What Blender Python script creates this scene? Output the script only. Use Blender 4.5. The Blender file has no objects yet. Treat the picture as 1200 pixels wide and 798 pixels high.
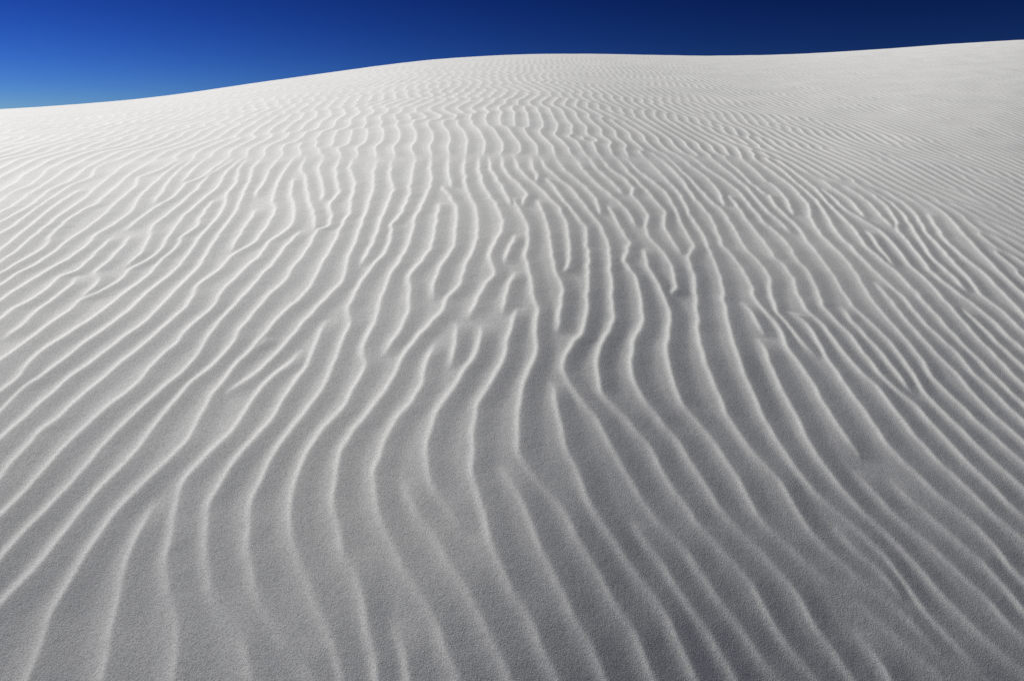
# White gypsum dune with wind ripples under a deep blue sky.
import math
import numpy as np

# ----------------------------------------------------------------------------
# camera (also used to lay the observed ripple crests out on the dune surface)
# ----------------------------------------------------------------------------
PITCH = math.radians(17.0)
LENS = 24.0
EYE = 1.5
FPX = 1200 * LENS / 36.0
CP, SP = math.cos(PITCH), math.sin(PITCH)

# ----------------------------------------------------------------------------
# the dune: a convex windward slope that steepens towards its foot
# ----------------------------------------------------------------------------
RIDGE = 26.0


def skyline():
    xs = np.array([0, 50, 100, 150, 200, 250, 300, 350, 400, 450, 500, 550, 600, 650, 700, 750, 800, 850, 900, 950,
                   1000, 1050, 1100, 1150, 1200], float)
    ys = np.array([128.5, 125.5, 122, 117.5, 112, 105, 97.5, 90.5, 83.5, 76.5, 70.8, 67, 64.5, 63.3, 63.6, 64.6, 65.6,
                   65.7, 65, 63.2, 60.2, 56.8, 53, 49.8, 47], float)
    u = (xs - 600) / FPX
    v = (399 - ys) / FPX
    dy = CP + v * SP
    dz = -SP + v * CP
    return u / dy, dz / dy


_a, _r = skyline()
_a = np.concatenate([[-4, -1.6, -1.1], _a, [1.0, 1.5, 4]])
_r = np.concatenate([[-0.10, -0.03, 0.008], _r, [0.127, 0.128, 0.09]])
_fa = np.linspace(-4, 4, 4001)
_fr = np.interp(_fa, _a, _r)
_k = np.exp(-0.5 * (np.arange(-40, 41) / 9.0) ** 2); _k /= _k.sum()
_fr = np.convolve(np.pad(_fr, 40, mode='edge'), _k, mode='valid')

FOOT_A, FOOT_L, FOOT_0 = 1.40, 1.00, -0.47
S0 = 0.118


def base_z(x, y):
    """height of the smooth dune, without its ripples"""
    x = np.asarray(x, float); y = np.asarray(y, float)
    yy = np.maximum(y, 0.4)
    foot = FOOT_0 + FOOT_A * (1 - np.exp(-yy / FOOT_L)) + (y - yy) * (FOOT_A / FOOT_L * math.exp(-0.4 / FOOT_L))
    d = np.sqrt(np.maximum(y, 0) ** 2 + 1.2)
    a = x / d
    yp = np.maximum(y, 0.0)
    ramp = yp ** 2 / (yp ** 2 + 20.0)
    s = S0 + (np.interp(a, _fa, _fs) - S0) * ramp
    z = foot + s * y
    # the right flank turns away
    ar = 0.5 * (a + np.sqrt(a * a + 0.02)) - 0.07
    z = z - 0.30 * np.minimum(ar, 2.0) * yp * np.exp(-yp / 7.0)
    # beyond the crest the surface rolls over
    t = (y - RIDGE) / 3.0
    z = z - 0.30 * 3.0 * np.where(t > 20, t, np.log1p(np.exp(np.minimum(t, 20))))
    # below, the foot runs out into the plain
    q = (z + 1.3) / 0.4
    return -1.3 + 0.4 * np.where(q > 20, q, np.log1p(np.exp(np.minimum(q, 20))))


_fs = _fr + 0.02
_yy = np.linspace(2, 45, 400)[None, :]
_ai = np.linspace(-0.95, 0.95, 160)
for _it in range(6):
    _m = ((base_z(_ai[:, None] * _yy, _yy) - EYE) / _yy).max(1)
    _fs = _fs + np.interp(_fa, _ai, np.interp(_ai, _fa, _fr) - _m)


def cast(px, py, n=3000):
    """points of the photograph (1200x798) to points on the smooth dune"""
    px = np.asarray(px, float); py = np.asarray(py, float)
    u = (px - 600) / FPX; v = (399 - py) / FPX
    dx, dy, dz = u, CP + v * SP, -SP + v * CP
    ys = np.geomspace(0.25, 40, n)
    out = np.full((len(px), 2), np.nan)
    for i in range(len(px)):
        t = ys / dy[i]
        f = EYE + dz[i] * t - base_z(dx[i] * t, ys)
        k = np.nonzero(f < 0)[0]
        if len(k) and k[0] > 0:
            k = k[0]
            w = f[k - 1] / (f[k - 1] - f[k])
            y = ys[k - 1] + w * (ys[k] - ys[k - 1])
            out[i] = (dx[i] / dy[i] * y, y)
    return out


# ----------------------------------------------------------------------------
# ripple crests as surveyed; each block: origin, then "strength: x,y x,y ..."
# ----------------------------------------------------------------------------
CRESTS = {
(0, 598): """
1: 0,30 30,0
1: 0,235 50,165 115,105 165,50 210,0
1: 0,445 60,380 125,315 190,235 260,150 310,75 375,5
1: 130,798 150,720 190,610 240,490 305,370 375,265 430,165 490,75 555,0
1: 480,798 500,690 515,560 560,410 580,310 600,230 640,125 705,0
.8: 812,798 825,690 830,560 825,480 790,360 780,250 805,110 820,0
1: 965,0 970,100 960,260 970,365
.9: 970,365 1050,470 1110,560 1150,660 1180,798
.9: 1155,0 1165,150 1175,300 1197,400
""",
(300, 598): """
.9: 0,400 60,510 150,620 220,710 265,798
.9: 150,0 165,130 205,240 250,380 290,470 340,570 365,680 400,798
.9: 362,0 385,110 430,240 490,330
.9: 490,330 520,420 510,520 550,610 575,700 565,798
.6: 640,520 685,640 705,798
.9: 550,0 590,80 650,190 710,300 790,420 855,530 880,640 920,740 945,798
.9: 740,0 820,90 880,200 945,290 1000,390 1050,500 1110,610 1170,740 1190,798
.5: 920,0 980,90
.9: 1070,0 1080,110 1130,210 1180,310 1197,350
""",
(600, 598): """
.9: 0,370 50,450 110,570 150,660 200,760 215,798
1: 55,0 100,100 160,230 240,370 310,520 370,640 440,798
1: 245,0 280,85 360,220 440,340 500,460 580,570 620,680 670,798
1: 385,0 440,90 520,210 600,330 680,440 740,530 810,650 865,798
.9: 560,55 610,120 680,220 760,340 850,480 930,590 990,690 1050,798
.8: 640,0 720,90 800,160 850,240 920,350 1000,470 1080,580 1150,670 1197,740
.8: 810,0 900,100 980,190 1070,280 1140,390 1197,490
.7: 975,0 1060,90 1140,170 1197,240
.7: 1110,0 1197,75
""",
(900, 598): """
.8: 0,740 60,798
.9: 0,490 60,580 130,670 200,760 230,798
.8: 0,240 90,320 160,405 200,500 240,580 290,640 350,720 400,798
.6: 0,75 90,170 190,250 280,330 400,420 500,510 600,600 700,680 820,798
.7: 400,560 470,640 530,720 565,798
.7: 118,0 165,65 240,150 310,220 400,300 530,400 640,490 720,580 820,680
.6: 310,0 390,60 440,110
.6: 310,80 400,170 460,230 540,300 590,360 640,440
.8: 420,0 500,60 600,150 680,240 760,340 870,460 960,550 1050,630 1110,680 1197,760
.7: 480,130 560,220 620,300 680,400 740,480 800,550 860,620 940,690 1030,780
.8: 570,0 650,70 750,160 850,250 940,340 1040,430 1130,540 1197,600
.8: 720,0 800,60 880,140 990,230 1090,340 1170,430 1197,470
.8: 880,0 960,60 1060,160 1130,260 1197,330
.8: 1020,0 1100,60 1197,140
.8: 1130,0 1197,40
""",
(900, 398): """
1: 0,75 40,180 90,280 140,370 200,480
.9: 200,520 260,590 330,680 390,760 430,798
.9: 0,405 60,490 120,590 190,680 260,760 310,798
.9: 0,600 70,680 125,760 142,798
1: 75,0 120,80 190,170 250,280 310,380 380,480 440,560
.6: 400,620 470,680 520,740 570,798
.5: 570,660 640,730 720,798
1: 150,0 225,80
1: 230,0 280,100 350,190 420,290 490,390 560,490 640,580 730,670 800,740 880,798
1: 310,0 370,80 450,170 530,250 600,340 660,420 740,510 810,590 900,670 980,740 1020,798
1: 400,0 460,80 520,160 600,240 690,310 770,400 850,490 930,580 1010,650 1090,720 1130,798
1: 475,0 550,90 610,170 670,250
1: 560,0 620,70 680,160 730,250 790,310 880,400 960,480 1050,570 1130,640 1197,700
1: 645,0 710,80 770,180 830,240 920,330 1000,410 1080,480 1150,540 1197,580
1: 725,0 800,80 880,160 950,240 1040,340 1110,400 1197,480
1: 810,0 900,80 970,160 1050,240 1130,320 1197,385
1: 890,0 980,90 1080,190 1140,250 1197,300
1: 985,0 1070,80 1130,150 1197,215
1: 1060,0 1130,70 1197,125
1: 1140,0 1197,45
""",
(600, 398): """
1: 105,0 122,55 80,150 45,250 30,350 28,450 40,560
.5: 40,560 60,610 140,680 220,750 250,798
.9: 0,640 40,720 65,798
1: 275,0 250,80 230,170
.6: 230,170 270,220 330,270
1: 330,270 380,340 430,430 490,540 550,650 600,740
.5: 600,740 640,798
1: 190,200 210,300 230,400 265,520 310,630 350,740 385,798
1: 420,0 400,80 400,170 425,250 500,330 580,410 640,490 700,600 760,700 830,798
1: 570,0 560,80 570,180 610,270 680,360 760,450 830,560 900,670 980,798
1: 725,0 735,110 755,200 810,310 880,400 950,490 1020,590 1090,690 1130,798
1: 880,0 900,90 950,220 1010,350 1070,450 1130,540 1197,610
1: 1035,0 1070,100 1120,240 1197,410
1: 1160,0 1197,70
""",
(300, 398): """
1: 0,30 35,0
1: 0,160 80,80 160,0
1: 0,250 60,180 140,120 210,50
1: 0,465 70,390 120,290 190,190 250,110 270,60 265,30 295,0
1: 0,680 60,570 150,440 230,350 290,250 350,160 380,80 405,0
1: 155,798 165,720 195,610 250,500 320,410 410,310 470,210 520,120 495,60 515,0
1: 362,798 365,700 375,610 400,520 460,420 560,310 630,200 680,80 750,0
1: 560,798 550,720 540,610 590,560 600,480 660,370 740,290 780,190 785,130 840,20
.7: 685,660 740,760 750,798
1: 945,180 920,240 860,320 825,400 800,500 795,600 825,700
.5: 825,700 900,790
1: 1185,0 1170,90 1100,200 1040,310 1015,440 1010,580 1020,700 1060,798
1: 645,0 590,75
1: 940,0 905,130
1: 1060,0 1020,100 960,150
.7: 1150,600 1197,650
""",
(0, 398): """
1: 0,100 70,50 140,0
1: 0,240 60,200 115,150 145,90 220,40 280,0
1: 0,340 60,270 120,215 200,170 270,120 330,70 420,0
1: 0,465 80,400 150,330 240,250 320,180 410,120 490,60 570,0
1: 0,660 60,580 130,500 200,420 290,350 380,270 450,210 540,130 620,70 695,0
1: 30,798 110,710 190,630 260,550 330,470 420,390 500,320 590,250 660,190 720,110 790,50 850,0
1: 215,798 300,700 390,610 460,520 540,430 620,360 700,290 780,210 870,140 920,80 965,0
1: 370,798 460,700 560,610 640,520 700,440 750,370 810,300 880,220 960,150 1050,70 1105,0
1: 555,798 620,720 700,640 800,560 870,480 920,390 965,310 990,250 1050,180 1110,110 1197,25
1: 700,798 720,760
1: 815,790 810,740 850,660 930,590 1010,510 1080,440 1140,350 1197,240
1: 965,798 990,730 1060,630 1120,540 1197,460
1: 1160,798 1180,720 1197,680
.7: 1010,270 1090,230 1197,160
""",
(0, 198): """
1: 0,110 70,70 130,20
1: 0,160 60,110 150,75 230,0
1: 0,215 70,175 140,120 220,70 300,10
1: 0,255 90,210 170,160 230,100 330,60 400,0
1: 0,310 80,265 160,200 240,140 340,75 430,40 450,0
1: 0,385 80,320 160,260 230,200 300,150 385,95
1: 0,440 90,380 170,310 260,240 330,190 400,140 460,80 540,20 560,0
1: 0,490 90,440 180,390 230,350 260,290 320,240 400,190 450,170 530,100 590,40 640,10
1: 0,545 80,490 180,440 270,380 340,320 410,280 490,220 560,150 640,80 650,40 750,5
1: 0,620 100,550 200,490 300,430 400,370 460,300 540,260 620,200 650,140 720,70 790,10
1: 0,710 80,650 160,610 220,560 280,500 370,470 440,400 530,320
1: 20,798 100,740 200,650 280,590 340,540 365,500
1: 150,798 250,720 330,660 380,610 470,570 560,520 600,470 690,430 760,370 810,290 850,230 940,150 1020,90 1060,20 1080,0
1: 380,605 440,550 465,510 450,480 520,420 580,360 610,310
1: 280,798 370,740 460,680 560,600 640,540 710,480 760,420 830,370 850,320 920,270 960,200 1000,145
1: 415,798 510,740 600,670 690,580 790,500 860,430 910,360 960,290 1020,230 1055,170 1060,120 1105,70 1120,0
1: 575,798 660,730 740,660 800,590 870,520 940,450 980,370 1040,290 1100,210 1130,140 1170,60 1185,0
1: 700,798 790,720 870,650 910,600 920,550 1000,490 1030,470 1090,400 1150,370 1197,340
1: 835,798 920,710 1010,630 1050,560 1110,510 1197,420
1: 960,798 1040,700 1110,630 1197,530
1: 1090,798 1140,730 1197,670
1: 585,455 660,400 700,330 720,260 790,210 860,150 930,90 970,40 1030,0
1: 590,290 650,240 730,180 820,130 870,70 950,40 1000,0
1: 720,160 760,110 800,50 850,0
1: 1080,385 1130,300 1180,230 1197,190
1: 860,60 910,0
""",
(300, 198): """
1: 0,130 40,60 70,0
1: 0,340 50,280 95,190 80,150 105,60 140,0
1: 0,435 60,350 165,275 185,190 165,120 175,45
1: 0,540 80,450 150,360 205,295
1: 0,660 80,575 140,520 200,440 260,350 290,290 340,270 360,220 345,170 390,110 375,0
1: 275,290 270,200 250,150 235,40 210,0
1: 310,150 320,110 295,0
1: 20,798 110,690 200,620 270,540 320,440 370,350 405,260 440,220 450,130 465,70 440,0
1: 150,798 250,685
.8: 290,798 330,710
1: 290,660 350,590 410,520 440,400 480,310 520,200 550,100 550,20
1: 410,798 445,720 435,650 480,560 540,470 600,400 635,330 635,265 690,200 720,120 735,0
1: 490,460 540,370 575,280 610,180 645,100 625,20
1: 520,798 575,700 585,610 620,510 680,430 720,350 740,240 785,150
1: 805,130 825,60 815,0
1: 640,798 720,680 720,590 720,510 770,440 820,380 840,280 860,160
1: 830,610 830,530 870,450 930,360 940,250 940,180 900,120 870,80
1: 915,90 900,0
1: 800,760 860,680 900,600 960,540 980,450 1040,330 1040,230 1020,160 985,90 975,0
1: 1000,700 1040,600 1115,490 1095,400 1145,300 1155,250 1120,160 1070,90 1045,0
.8: 930,720 940,798
.8: 1045,730 1065,798
1: 1160,445 1197,350
1: 1155,680 1170,590 1197,520
1: 1197,170 1150,80 1100,0
1: 1197,50 1165,0
1: 1190,798 1195,730
""",
(600, 198): """
1: 0,130 40,200 75,270 80,330 65,420 95,520 105,620 125,660 105,798
1: 0,360 15,310
1: 0,530 15,480
1: 0,700 25,650
1: 40,185 75,120 40,80 0,40
1: 120,145 150,210 175,310 185,410 215,500 240,570 225,680 215,765
1: 215,495 265,465 275,400 260,260 220,180 150,110 110,70 70,40 35,0
.8: 110,70 120,30 100,0
1: 330,798 345,680 360,560 360,400 340,270 290,200 230,130 190,70 160,40
1: 440,798 480,700 470,560 455,420 460,370 415,260 340,170 280,90 220,45 165,0
1: 415,215 395,140 340,80 250,10
1: 570,798 620,710 600,580 570,490 525,430 550,350 500,260 450,170
1: 585,270 540,190 470,130 400,70 330,0
1: 735,798 745,680 700,570 640,460 620,370
1: 740,600 770,560 745,450 710,390 640,320 625,270 640,220 600,160 560,120 570,90 520,40 460,0
1: 520,120 480,70 400,0
1: 880,798 865,650 855,500 825,410 855,360 800,260 770,190 720,110 660,60 590,10
1: 795,400 740,320 715,270 715,200 640,110 540,10
1: 1035,798 1000,660 980,510 930,390 900,310 830,210 790,120 740,70 680,10
1: 1197,680 1140,620 1110,510 1050,430 990,360 950,260 920,210 850,130 800,60 740,0
1: 1197,480 1110,390 1060,310 1000,210 930,150 860,80 810,30 780,0
1: 995,175 970,110 920,50 850,0
1: 1197,360 1100,240 1050,170 1015,125
1: 1197,270 1130,190 1070,120 1000,60 910,0
1: 1197,200 1150,150 1100,90 1030,30 990,0
1: 1197,130 1120,70 1060,10
1: 1197,70 1130,0
1: 1080,625 1130,680 1180,780
""",
(900, 198): """
1: 75,215 40,180 0,120
1: 120,220 90,150 40,90 0,60
1: 75,798 40,720 0,680
1: 150,798 100,740 40,670 20,600 10,500
1: 230,798 190,730 120,680 60,665
1: 310,798 240,720 180,660 140,590 120,510 70,445 30,415 0,358
1: 400,798 330,720 260,650 225,560 190,480 140,430 110,370 60,310 0,260
1: 475,798 400,720 350,650
1: 560,798 500,740 400,650 340,560 310,500 240,410 180,330 150,280 110,240
1: 645,798 560,700 490,620 430,520 390,450 310,370 240,300 200,230 190,170 110,80 30,20
1: 725,798 640,700 570,610 500,530
1: 810,798 730,720 640,610 540,520 470,450 390,370 320,300 270,210 230,150 150,80 60,0
1: 890,798 800,700 700,590 600,480 520,420 460,370 400,280 350,230 280,160 220,90 130,20
1: 985,798 900,700 830,620 760,540 660,450 600,370 520,290 440,240 360,190 300,130 240,90
1: 1060,798 1000,740 900,650
1: 1140,798 1060,720 980,650 860,560 760,480 700,400 630,310 600,290
1: 1197,760 1100,670 1000,590 920,490 860,430 800,360 740,300 700,220 650,170 560,110
1: 1197,680 1100,580 1000,480 900,400 820,320 780,260 750,210
1: 930,575 860,500 770,420 690,300 640,220 580,160 480,100 390,60
1: 1197,590 1100,500 1000,400 920,310 840,220 770,170
1: 600,290 605,250 560,180 490,120 400,70
1: 450,235 440,210 390,150 330,110 250,50
1: 600,470 520,370 470,300 440,290
1: 110,300 50,240 0,205
.9: 585,280 540,235 485,172 430,125 350,78
""",
}


_LINES = None


def end_dir(w, e, dist):
    """outward unit direction at the start (e=0) or end (e=-1) of a polyline"""
    p = w if e == 0 else w[::-1]
    s = np.concatenate([[0], np.cumsum(np.hypot(*(p[1:] - p[:-1]).T))])
    t = min(dist, s[-1])
    q = np.array([np.interp(t, s, p[:, 0]), np.interp(t, s, p[:, 1])])
    d = p[0] - q
    return d / (np.hypot(*d) + 1e-9)


def crest_lines():
    """list of (strength, points, free_start, free_end); ends that meet are snapped together"""
    global _LINES
    if _LINES is not None:
        return _LINES
    raw = []
    for (ox, oy), text in CRESTS.items():
        for line in text.strip().splitlines():
            st, pts = line.split(':')
            p = np.array([[float(c) for c in q.split(',')] for q in pts.split()])
            p = p / 3.99 + (ox, oy)
            w = cast(p[:, 0], p[:, 1])
            if np.isnan(w).any():
                continue
            # a crest that leaves the surveyed patch runs on a little beyond it,
            # one cut at the seam of two survey sheets overlaps the next sheet
            ext = [False, False]
            for e, k in ((0, 1), (-1, -2)):
                x, y = p[e]
                lx, ly = x - ox, y - oy
                run = 0
                if x < 4 or x > 1196 or y > 794:
                    run = 0.45
                elif y < 204:
                    run = 0.5
                elif ly < 1.2 or ly > 198.5 or lx < 1.2 or lx > 298.5:
                    run = 0.006
                if run:
                    d = end_dir(w, e, 0.25 if run > 0.1 else 0.05)
                    if run == 0.5:
                        c = np.array([-0.09 * max(-w[e][0], 0.0), 1.0])
                        d = 0.35 * d + 0.65 * c; d /= np.hypot(*d)
                    q = w[e] + run * d
                    w = np.vstack([[q], w]) if e == 0 else np.vstack([w, [q]])
                    ext[0 if e == 0 else 1] = 1 if run > 0.1 else 2
            raw.append([float(st), w, ext])
    ends = [(i, e) for i in range(len(raw)) for e in (0, 1)]
    P = np.array([raw[i][1][0 if e == 0 else -1] for i, e in ends])
    free = [2 if raw[i][2][e] == 1 else 1 for i, e in ends]
    kind = [raw[i][2][e] for i, e in ends]
    D = np.array([end_dir(raw[i][1], 0 if e == 0 else -1, 0.05) for i, e in ends])
    cand = []
    for n in range(len(ends)):
        for m in range(n + 1, len(ends)):
            if ends[n][0] == ends[m][0] or kind[n] == 1 or kind[m] == 1:
                continue
            g = P[m] - P[n]
            d = float(np.hypot(*g))
            if d > 0.075:
                continue
            if float(D[n] @ D[m]) > -0.45:      # they must face one another
                continue
            side = abs(D[n][0] * g[1] - D[n][1] * g[0])
            lim = 0.045 if (kind[n] == 2 and kind[m] == 2) else 0.02
            if side < lim:
                cand.append((d, n, m))
    done = set(); pairs = []
    for d, n, m in sorted(cand):
        if n in done or m in done:
            continue
        pairs.append((d, n, m))
        mid = (P[n] + P[m]) / 2
        for q in (n, m):
            i, e = ends[q]
            raw[i][1][0 if e == 0 else -1] = mid
            free[q] = 0
            done.add(q)
    # chain the joined pieces, then smooth, most of all across the joints
    link_to = {}
    for d, n, m in pairs:
        link_to[n] = m; link_to[m] = n
    used = [False] * len(raw)
    out = []
    order = sorted(range(len(raw)), key=lambda i: (2 * i in link_to) and (2 * i + 1 in link_to))
    for i0 in order:
        if used[i0]:
            continue
        e0 = 0 if 2 * i0 not in link_to else 1
        i, e = i0, e0                         # enter piece i at end e
        pts, strs, joints = [], [], []
        while True:
            used[i] = True
            st, w, ext = raw[i]
            w = w if e == 0 else w[::-1]
            pts.append(w if not pts else w[1:])
            strs.append(np.full(len(pts[-1]), st ** 0.35))
            last = 2 * i + (1 - e)
            if last not in link_to or used[link_to[last] // 2]:
                break
            joints.append(w[-1])
            nx = link_to[last]
            i, e = nx // 2, nx % 2
        f0 = free[2 * i0 + e0]; f1 = free[last]
        w = np.vstack(pts); sv = np.concatenate(strs)
        ss = np.concatenate([[0], np.cumsum(np.hypot(*(w[1:] - w[:-1]).T))])
        t = np.linspace(0, ss[-1], max(4, int(ss[-1] / 0.008)))
        q = np.stack([np.interp(t, ss, w[:, 0]), np.interp(t, ss, w[:, 1])], 1)
        sv = np.interp(t, ss, sv)
        near = np.zeros(len(t))
        for j in joints:
            near = np.maximum(near, np.clip(1.5 - np.hypot(*(q - j).T) / 0.09, 0, 1))
        for it in range(40):
            f = 1.0 if it < 3 else near[1:-1, None]
            q[1:-1] += 0.5 * f * ((q[:-2] + q[2:]) / 2 - q[1:-1])
            sv[1:-1] += 0.5 * ((sv[:-2] + sv[2:]) / 2 - sv[1:-1])
        out.append((sv, q, f0, f1))
    # the small irregular wander every crest has
    rng = np.random.default_rng(11)
    for n, (sv, q, f0, f1) in enumerate(out):
        g = rng.normal(size=len(q) + 40)
        k = np.exp(-0.5 * (np.arange(-10, 11) / 2.4) ** 2); k /= np.sqrt((k * k).sum())
        g = np.convolve(g, k, mode='valid')[:len(q)]
        q[:, 0] += 0.0020 * g
    _LINES = out
    return out


# ----------------------------------------------------------------------------
# ripple field: the surveyed crests seed a stripe-forming (Swift-Hohenberg)
# relaxation that carries the same kind of pattern over the rest of the dune
# ----------------------------------------------------------------------------
N = 1024
DX = 0.015
SIZE = N * DX
X0, Y0 = -SIZE / 2, -0.6
LAM = 0.092


def gauss_hat(k2, s):
    return np.exp(-0.5 * k2 * s * s)


def raster(warp):
    """draw the surveyed crests on the grid, in place or unfanned"""
    ridge = np.zeros((N, N)); stren = np.zeros((N, N)); wgt = np.zeros((N, N))
    R = 6
    for st, w, f0, f1 in crest_lines():
        if warp:
            w = np.stack([unfan(w[:, 0], w[:, 1]), w[:, 1]], 1)
        al = np.concatenate([[0], np.cumsum(np.hypot(*(w[1:] - w[:-1]).T))])
        tp = end_taper(al, 2 * (f0 == 2), 2 * (f1 == 2))
        for k_, (a, b) in enumerate(zip(w[:-3:3], w[3::3])):
            lo = np.minimum(a, b); hi = np.maximum(a, b)
            i0 = int((lo[0] - X0) / DX) - R; i1 = int((hi[0] - X0) / DX) + R + 1
            j0 = int((lo[1] - Y0) / DX) - R; j1 = int((hi[1] - Y0) / DX) + R + 1
            if i0 < 0 or j0 < 0 or i1 >= N or j1 >= N:
                continue
            gx = X0 + np.arange(i0, i1)[None, :] * DX
            gy = Y0 + np.arange(j0, j1)[:, None] * DX
            d = b - a; L2 = float(d @ d) + 1e-12
            t = np.clip(((gx - a[0]) * d[0] + (gy - a[1]) * d[1]) / L2, 0, 1)
            dist2 = (gx - a[0] - t * d[0]) ** 2 + (gy - a[1] - t * d[1]) ** 2
            v = np.exp(-dist2 / 0.022 ** 2) * tp[3 * k_]
            s = ridge[j0:j1, i0:i1]
            np.maximum(s, v, out=s)
            wv = np.exp(-dist2 / 0.035 ** 2)
            stren[j0:j1, i0:i1] += wv * st[3 * k_]; wgt[j0:j1, i0:i1] += wv
    return ridge, stren, wgt


def fan_amount(y):
    g = 0.7 * np.log1p(np.exp(np.clip((y - 3.0) / 0.7, -30, 30)))
    return 0.11 * 9.0 * np.tanh(g / 9.0)


def unfan(x, y):
    """to the left the crests lean outwards with distance; undo that lean"""
    k = fan_amount(y)
    q = np.array(x, float)
    for _ in range(6):
        r = np.sqrt(q * q + 1.0)
        f = q + k * 0.5 * (q - r) - x
        q = q - f / (1 + k * 0.5 * (1 - q / r))
    return q


def ripple_field(steps=70):
    rng = np.random.default_rng(7)
    kx = 2 * math.pi * np.fft.rfftfreq(N, DX)[None, :]
    ky = 2 * math.pi * np.fft.fftfreq(N, DX)[:, None]
    k2 = kx * kx + ky * ky
    ridge, stren, wgt = raster(False)
    rh = np.fft.rfft2(ridge)
    dens = np.fft.irfft2(rh * gauss_hat(k2, 0.10))
    cover = np.fft.irfft2(rh * gauss_hat(k2, 0.075))
    cover = np.clip(cover / 0.10, 0, 1)
    wide = np.fft.irfft2(np.fft.rfft2(cover) * gauss_hat(k2, 0.17))
    md = np.clip((wide - 0.60) / 0.34, 0, 1)
    lam = np.clip(0.039 / np.maximum(dens, 0.05), 0.065, 0.14)
    direct = crest_relief(lam)
    ridge, stren, wgt = raster(True)
    rh = np.fft.rfft2(ridge)
    dens = np.fft.irfft2(rh * gauss_hat(k2, 0.10))
    mask = np.clip(dens / 0.25, 0, 1)
    mask = mask * mask * (3 - 2 * mask)
    force = (ridge - np.fft.irfft2(rh * gauss_hat(k2, 0.07))) * mask
    w_s = np.fft.irfft2(np.fft.rfft2(stren) * gauss_hat(k2, 0.03))
    w_w = np.fft.irfft2(np.fft.rfft2(wgt) * gauss_hat(k2, 0.03))
    strength = (w_s + 0.05) / (w_w + 0.05)
    k0 = 2 * math.pi / LAM
    lin = 0.35 - 1.2 * (k2 / k0 ** 2 - 1) ** 2 - 0.6 * (ky / k0) ** 2
    lin = np.maximum(lin, -40)
    noise = rng.normal(size=(N, N))
    nh = np.fft.rfft2(noise) * np.exp(-((k2 / k0 ** 2 - 1) / 0.5) ** 2 - (ky / (0.45 * k0)) ** 2)
    psi = np.fft.irfft2(nh)
    psi *= 0.35 / psi.std()
    psi = psi * (1 - mask) + force * 1.2
    dt = 0.6
    ph = np.fft.rfft2(psi)
    for _ in range(steps):
        psi = np.fft.irfft2(ph)
        ph = (ph + dt * np.fft.rfft2(0.9 * force - psi ** 3)) / (1 - dt * lin)
    # analytic signal, upsampled twice
    full = np.fft.fft2(np.fft.irfft2(ph))
    kxf = np.fft.fftfreq(N)[None, :] * np.ones((N, 1))
    full = np.where(kxf > 0, 2 * full, 0)
    up = np.zeros((2 * N, 2 * N), complex)
    h = N // 2
    up[:h, :h] = full[:h, :h]; up[-h:, :h] = full[-h:, :h]
    an = np.fft.ifft2(up) * 4
    amp = np.abs(an)
    # even out the overall size so that only defects and crest ends are low
    kxu = 2 * math.pi * np.fft.rfftfreq(2 * N, DX / 2)[None, :]
    kyu = 2 * math.pi * np.fft.fftfreq(2 * N, DX / 2)[:, None]
    loc = np.fft.irfft2(np.fft.rfft2(amp) * gauss_hat(kxu ** 2 + kyu ** 2, 0.16))
    an = an / (loc * 1.05)
    md = md * md * (3 - 2 * md)
    return an, strength, direct, md


DD = 0.004                       # grid of the surveyed relief
DX0, DX1, DY0, DY1 = -4.4, 4.6, 0.2, 6.0


def end_taper(s, f0, f1):
    t = np.ones(len(s))
    for f, d in ((f0, s), (f1, s[-1] - s)):
        if f:
            T = min(0.10, s[-1] * 0.5) if f == 1 else 0.45
            t = t * (0.5 - 0.5 * np.cos(math.pi * np.clip((d + (0.03 if f == 1 else 0)) / T, 0, 1)))
    return t


def crest_relief(lam):
    nx = int((DX1 - DX0) / DD); ny = int((DY1 - DY0) / DD)
    H = np.zeros((ny, nx), np.float32)
    rows = [[] for _ in range(ny)]
    for st, w, f0, f1 in crest_lines():
        seg = np.hypot(*(w[1:] - w[:-1]).T)
        s = np.concatenate([[0], np.cumsum(seg)])
        dense = s; px, py = w[:, 0], w[:, 1]
        t = st * end_taper(s, f0, f1)
        v = (py - DY0) / DD
        for k in range(len(dense) - 1):
            a, b = v[k], v[k + 1]
            if a == b:
                continue
            sl = min(math.hypot(px[k + 1] - px[k], py[k + 1] - py[k]) / abs(py[k + 1] - py[k] + 1e-9), 2.2)
            lo, hi = (a, b) if a < b else (b, a)
            for j in range(int(math.ceil(lo)), int(math.floor(hi)) + 1):
                if 0 <= j < ny:
                    f = (j - a) / (b - a)
                    rows[j].append((px[k] + f * (px[k + 1] - px[k]), t[k] + f * (t[k + 1] - t[k]), sl))
    for j in range(ny):
        jl = min(max(int((DY0 + j * DD - Y0) / DX), 0), N - 1)
        for x, st, sl in rows[j]:
            i0 = max(int((x - DX0 - 0.07 * sl) / DD), 0); i1 = min(int((x - DX0 + 0.11 * sl) / DD), nx)
            if i1 <= i0:
                continue
            gx = DX0 + np.arange(i0, i1) * DD - x
            L = lam[jl, min(max(int((x - X0) / DX), 0), N - 1)] * sl
            f = np.clip(gx / (0.74 * L), 0, 1); q = np.clip(1 + gx / (0.44 * L), 0, 1)
            h = np.where(gx > 0, 0.5 * (1 - f) ** 1.5 + 0.25 * (1 + np.cos(math.pi * f)), 0.12 * q + 0.88 * q ** 4.5) * st
            np.maximum(H[j, i0:i1], h, out=H[j, i0:i1])
    # slight rounding by creeping grains
    k = np.array([0.06, 0.24, 0.4, 0.24, 0.06])
    kx = np.array([0.02, 0.2, 0.56, 0.2, 0.02])
    H = sum(np.roll(H, i - 2, 1) * kx[i] for i in range(5))
    for _ in range(3):
        H = sum(np.roll(H, i - 2, 0) * k[i] for i in range(5))
    return H


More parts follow.
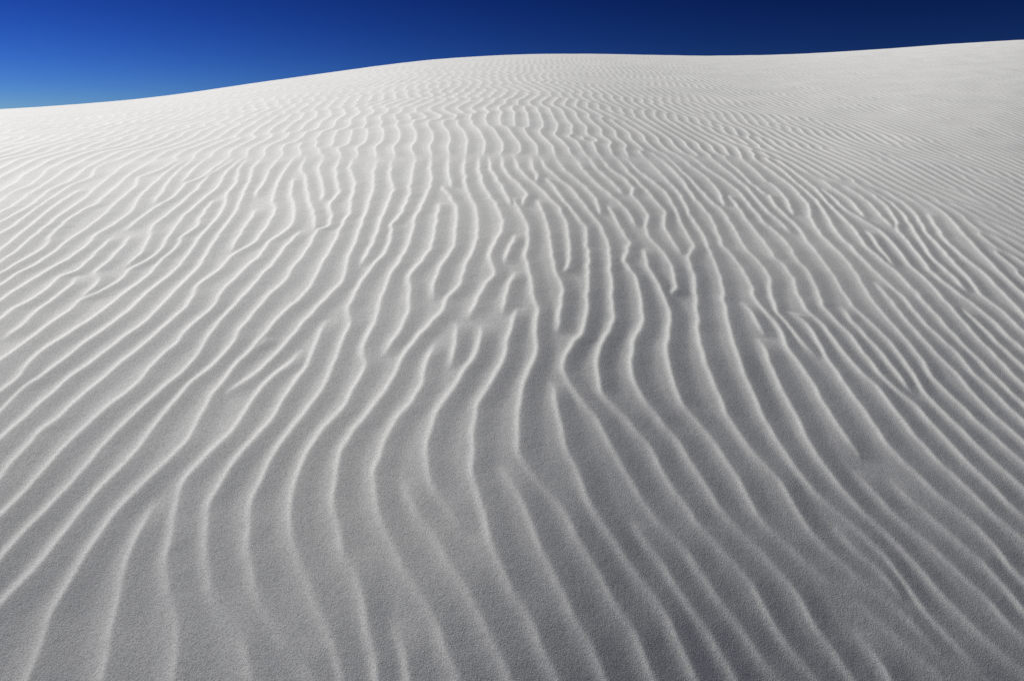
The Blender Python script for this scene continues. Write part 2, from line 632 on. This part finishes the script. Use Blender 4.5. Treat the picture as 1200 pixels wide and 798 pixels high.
def clamp_bilinear(f, x, y):
    u = np.clip((x - DX0) / DD, 0, f.shape[1] - 1.001); v = np.clip((y - DY0) / DD, 0, f.shape[0] - 1.001)
    iu = u.astype(np.int64); iv = v.astype(np.int64); fu = u - iu; fv = v - iv
    return (f[iv, iu] * (1 - fu) + f[iv, iu + 1] * fu) * (1 - fv) + (f[iv + 1, iu] * (1 - fu) + f[iv + 1, iu + 1] * fu) * fv


def bilinear(f, x, y, dx):
    n = f.shape[0]
    u = (x - X0) / dx; v = (y - Y0) / dx
    iu = np.floor(u).astype(np.int64); iv = np.floor(v).astype(np.int64)
    fu = u - iu; fv = v - iv
    iu %= n; iv %= n; iu1 = (iu + 1) % n; iv1 = (iv + 1) % n
    return ((f[iv, iu] * (1 - fu) + f[iv, iu1] * fu) * (1 - fv) + (f[iv1, iu] * (1 - fu) + f[iv1, iu1] * fu) * fv)


FALL = 0.60      # share of a ripple's length taken by its long right-hand side


def profile_table():
    n = 720
    u = np.arange(n) / n           # 0 = crest, growing towards +x
    f = np.clip(u / FALL, 0, 1)
    r = np.clip((u - FALL) / (1 - FALL), 0, 1)
    h = np.where(u < FALL, 0.5 * (1 - f) ** 1.5 + 0.5 * 0.5 * (1 + np.cos(math.pi * f)), 0.15 * r + 0.85 * r ** 4)
    k = np.exp(-0.5 * (np.arange(-60, 61) / 9.0) ** 2); k /= k.sum()
    return np.convolve(np.concatenate([h[-60:], h, h[:60]]), k, mode='valid')


def value_noise(x, y, scale, seed):
    rng = np.random.default_rng(seed)
    t = rng.normal(size=(128, 128))
    t = (t + np.roll(t, 1, 0) + np.roll(t, 1, 1) + np.roll(t, (1, 1), (0, 1))) / 2
    u = x / scale; v = y / scale
    iu = np.floor(u).astype(np.int64); iv = np.floor(v).astype(np.int64)
    fu = u - iu; fv = v - iv
    fu = fu * fu * (3 - 2 * fu); fv = fv * fv * (3 - 2 * fv)
    a = t[iv % 128, iu % 128]; b = t[iv % 128, (iu + 1) % 128]
    c = t[(iv + 1) % 128, iu % 128]; d = t[(iv + 1) % 128, (iu + 1) % 128]
    return (a * (1 - fu) + b * fu) * (1 - fv) + (c * (1 - fu) + d * fu) * fv


RIP_H = 0.0042


def ripple_z(x, y, an, strength, direct, md):
    xi = unfan(x, y)
    c = bilinear(an, xi, y, DX / 2)
    s = bilinear(strength, xi, y, DX)
    amp = np.clip(np.abs(c), 0, 1.25)
    ph = (np.angle(c) / (2 * math.pi)) % 1.0
    tab = profile_table(); n = len(tab)
    tab = np.append(tab, tab[0])
    p = np.interp(ph * n, np.arange(n + 1), tab) - 0.33
    mod = 1 + 0.11 * value_noise(x, y, 0.45, 3)
    far = 0.50 + 0.50 / (1 + (np.maximum(y - 3, 0) / 5.0) ** 2)
    hz = RIP_H * np.clip(mod, 0.55, 1.4) * far
    lowf = np.clip((y - 1.15) / 0.8, 0, 1)
    hz = hz * (0.75 + 0.25 * lowf * lowf * (3 - 2 * lowf))
    inside = (np.abs(x) < SIZE / 2 - 0.1) & (y < Y0 + SIZE - 0.1)
    m = bilinear(md, x, y, DX) * inside
    p = p * s * amp ** 0.8 * (1 - m) + (clamp_bilinear(direct, x, y) - 0.33) * m
    und = 0.0020 * value_noise(x, y, 0.55, 5) + 0.0012 * value_noise(x, y, 0.16, 6)
    return hz * p + und


def build_grid():
    # rows: dense where the surface is seen close by
    py = np.arange(900, 66, -0.95)
    c = cast(np.full(len(py), 600.0), py, 6000)[:, 1]
    c = c[~np.isnan(c)]
    c = np.maximum.accumulate(c)
    c = c[np.concatenate([[True], np.diff(c) > 1e-5])]
    c = c[:int(np.argmax(np.diff(c) > 0.018)) + 1]
    far = [c[-1]]
    while far[-1] < 22:
        far.append(far[-1] + 0.018 + 0.0012 * max(far[-1] - 5, 0))
    while far[-1] < 75:
        far.append(far[-1] * 1.02)
    near = []
    y = c[0]
    step = c[1] - c[0]
    while y > -9:
        step *= 1.04
        y -= step
        near.append(y)
    rows = np.concatenate([np.array(near[::-1]), c, np.array(far[1:])])
    core = np.linspace(-0.80, 0.80, 1401)
    m = []
    t, st = 0.80, 0.001
    while t < 3.6:
        st *= 1.035
        t += st
        m.append(t)
    cols = np.concatenate([-np.array(m[::-1]), core, m])
    w = np.sqrt((rows + 0.3) ** 2 + 0.8 ** 2)
    X = w[:, None] * cols[None, :]
    Y = np.repeat(rows[:, None], len(cols), 1)
    return X, Y


# ==== BLENDER ===============================================================
import bpy


def mesh_from_grid(name, X, Y, Z):
    ny, nx = X.shape
    me = bpy.data.meshes.new(name)
    co = np.stack([X, Y, Z], -1).reshape(-1, 3).astype(np.float32)
    idx = np.arange(ny * nx, dtype=np.int32).reshape(ny, nx)
    q = np.stack([idx[:-1, :-1], idx[:-1, 1:], idx[1:, 1:], idx[1:, :-1]], -1).reshape(-1, 4)
    me.vertices.add(len(co)); me.vertices.foreach_set('co', co.ravel())
    me.loops.add(q.size); me.loops.foreach_set('vertex_index', q.ravel())
    me.polygons.add(len(q))
    me.polygons.foreach_set('loop_start', np.arange(0, q.size, 4, dtype=np.int32))
    me.polygons.foreach_set('use_smooth', np.ones(len(q), dtype=bool))
    me.update(calc_edges=True)
    return me


def link(name, me, mat, kind='structure'):
    o = bpy.data.objects.new(name, me)
    bpy.context.scene.collection.objects.link(o)
    me.materials.append(mat)
    o['kind'] = kind
    return o


def sand_material():
    m = bpy.data.materials.new('white_sand'); m.use_nodes = True
    nt = m.node_tree; nt.nodes.clear(); N_ = nt.nodes.new; L = nt.links.new
    out = N_('ShaderNodeOutputMaterial'); b = N_('ShaderNodeBsdfPrincipled')
    L(b.outputs[0], out.inputs[0])
    tc = N_('ShaderNodeTexCoord')

    def noise(scale, detail=2.0, rough=0.6):
        n = N_('ShaderNodeTexNoise'); n.inputs['Scale'].default_value = scale
        n.inputs['Detail'].default_value = detail; n.inputs['Roughness'].default_value = rough
        L(tc.outputs['Object'], n.inputs['Vector']); return n
    # the sand itself: near-white gypsum, very slightly uneven in tone
    grains = noise(300.0, 2.0, 0.75); patches = noise(1.3, 4.0)
    r1 = N_('ShaderNodeValToRGB'); L(grains.outputs['Fac'], r1.inputs[0])
    e = r1.color_ramp.elements
    e[0].position, e[0].color = 0.30, (0.52, 0.525, 0.52, 1)
    e[1].position, e[1].color = 0.55, (0.822, 0.830, 0.830, 1)
    r2 = N_('ShaderNodeValToRGB'); L(patches.outputs['Fac'], r2.inputs[0])
    e = r2.color_ramp.elements
    e[0].position, e[0].color = 0.3, (0.95, 0.955, 0.96, 1)
    e[1].position, e[1].color = 0.7, (1.0, 1.0, 0.99, 1)
    mx = N_('ShaderNodeMix'); mx.data_type = 'RGBA'; mx.blend_type = 'MULTIPLY'
    mx.inputs['Factor'].default_value = 1.0
    L(r1.outputs[0], mx.inputs['A']); L(r2.outputs[0], mx.inputs['B'])
    L(mx.outputs['Result'], b.inputs['Base Color'])
    b.inputs['Roughness'].default_value = 0.85
    b.inputs['Specular IOR Level'].default_value = 0.15
    # grain relief
    n1 = noise(380.0, 2.0, 0.7); n2 = noise(60.0, 2.0, 0.6)
    b1 = N_('ShaderNodeBump'); b1.inputs['Strength'].default_value = GRAIN
    b1.inputs['Distance'].default_value = 0.0022
    L(n1.outputs['Fac'], b1.inputs['Height'])
    b2 = N_('ShaderNodeBump'); b2.inputs['Strength'].default_value = 0.12
    b2.inputs['Distance'].default_value = 0.0025
    L(n2.outputs['Fac'], b2.inputs['Height']); L(b1.outputs[0], b2.inputs['Normal'])
    L(b2.outputs[0], b.inputs['Normal'])
    return m


GRAIN = 0.22
SKY_TINT = (0.0100, 0.0094, 0.0126, 1)
SUN_AZ = math.radians(-56.0)     # measured from +Y (view direction), negative = left
SUN_EL = math.radians(28.5)
SUN_DIR = (math.sin(SUN_AZ) * math.cos(SUN_EL), math.cos(SUN_AZ) * math.cos(SUN_EL), math.sin(SUN_EL))


def main():
    sc = bpy.context.scene
    sand = sand_material()
    fields = ripple_field()
    X, Y = build_grid()
    Z = base_z(X, Y) + ripple_z(X, Y, *fields)
    dune = link('sand_dune', mesh_from_grid('sand_dune', X, Y, Z), sand)
    dune['label'] = 'white rippled sand dune rising to a smooth curved crest'

    # the plain under and around the dune, out to the horizon
    gx, gy = np.meshgrid(np.linspace(-6000, 6000, 121), np.linspace(-6000, 6000, 121))
    link('ground', mesh_from_grid('ground', gx, gy, np.full_like(gx, -1.22)), sand)

    # camera
    cd = bpy.data.cameras.new('camera'); cam = bpy.data.objects.new('camera', cd)
    sc.collection.objects.link(cam); sc.camera = cam
    cam.location = (0, 0, EYE); cam.rotation_euler = (math.pi / 2 - PITCH, 0, 0)
    cd.lens = LENS; cd.sensor_width = 36.0; cd.clip_start = 0.02; cd.clip_end = 20000

    # sun
    sd = bpy.data.lights.new('sun', 'SUN'); sun = bpy.data.objects.new('sun', sd)
    sc.collection.objects.link(sun)
    sd.energy = 5.0; sd.angle = math.radians(0.53); sd.color = (1.0, 0.978, 0.94)
    import mathutils
    sun.rotation_euler = mathutils.Vector(SUN_DIR).to_track_quat('Z', 'Y').to_euler()

    # sky: high, dry, dust-free air
    w = bpy.data.worlds.new('World'); sc.world = w; w.use_nodes = True
    nt = w.node_tree; nt.nodes.clear()
    out = nt.nodes.new('ShaderNodeOutputWorld'); bg = nt.nodes.new('ShaderNodeBackground')
    sky = nt.nodes.new('ShaderNodeTexSky'); sky.sky_type = 'NISHITA'; sky.sun_disc = False
    sky.sun_elevation = SUN_EL; sky.sun_rotation = SUN_AZ
    sky.altitude = 3000; sky.air_density = 1.0; sky.dust_density = 0.0; sky.ozone_density = 4.0
    bg.inputs['Strength'].default_value = 0.06
    gm = nt.nodes.new('ShaderNodeGamma'); gm.inputs['Gamma'].default_value = 2.7
    mu = nt.nodes.new('ShaderNodeMix'); mu.data_type = 'RGBA'; mu.blend_type = 'MULTIPLY'
    mu.inputs['Factor'].default_value = 1.0; mu.inputs['B'].default_value = SKY_TINT
    nt.links.new(sky.outputs[0], gm.inputs[0]); nt.links.new(gm.outputs[0], mu.inputs['A'])
    nt.links.new(mu.outputs['Result'], bg.inputs[0]); nt.links.new(bg.outputs[0], out.inputs[0])

    sc.view_settings.view_transform = 'Standard'; sc.view_settings.look = 'None'
    sc.view_settings.exposure = 0.33; sc.view_settings.gamma = 1.0
    sc.render.engine = 'CYCLES'
    sc.cycles.max_bounces = 4; sc.cycles.diffuse_bounces = 4
    sc.cycles.use_denoising = False


main()
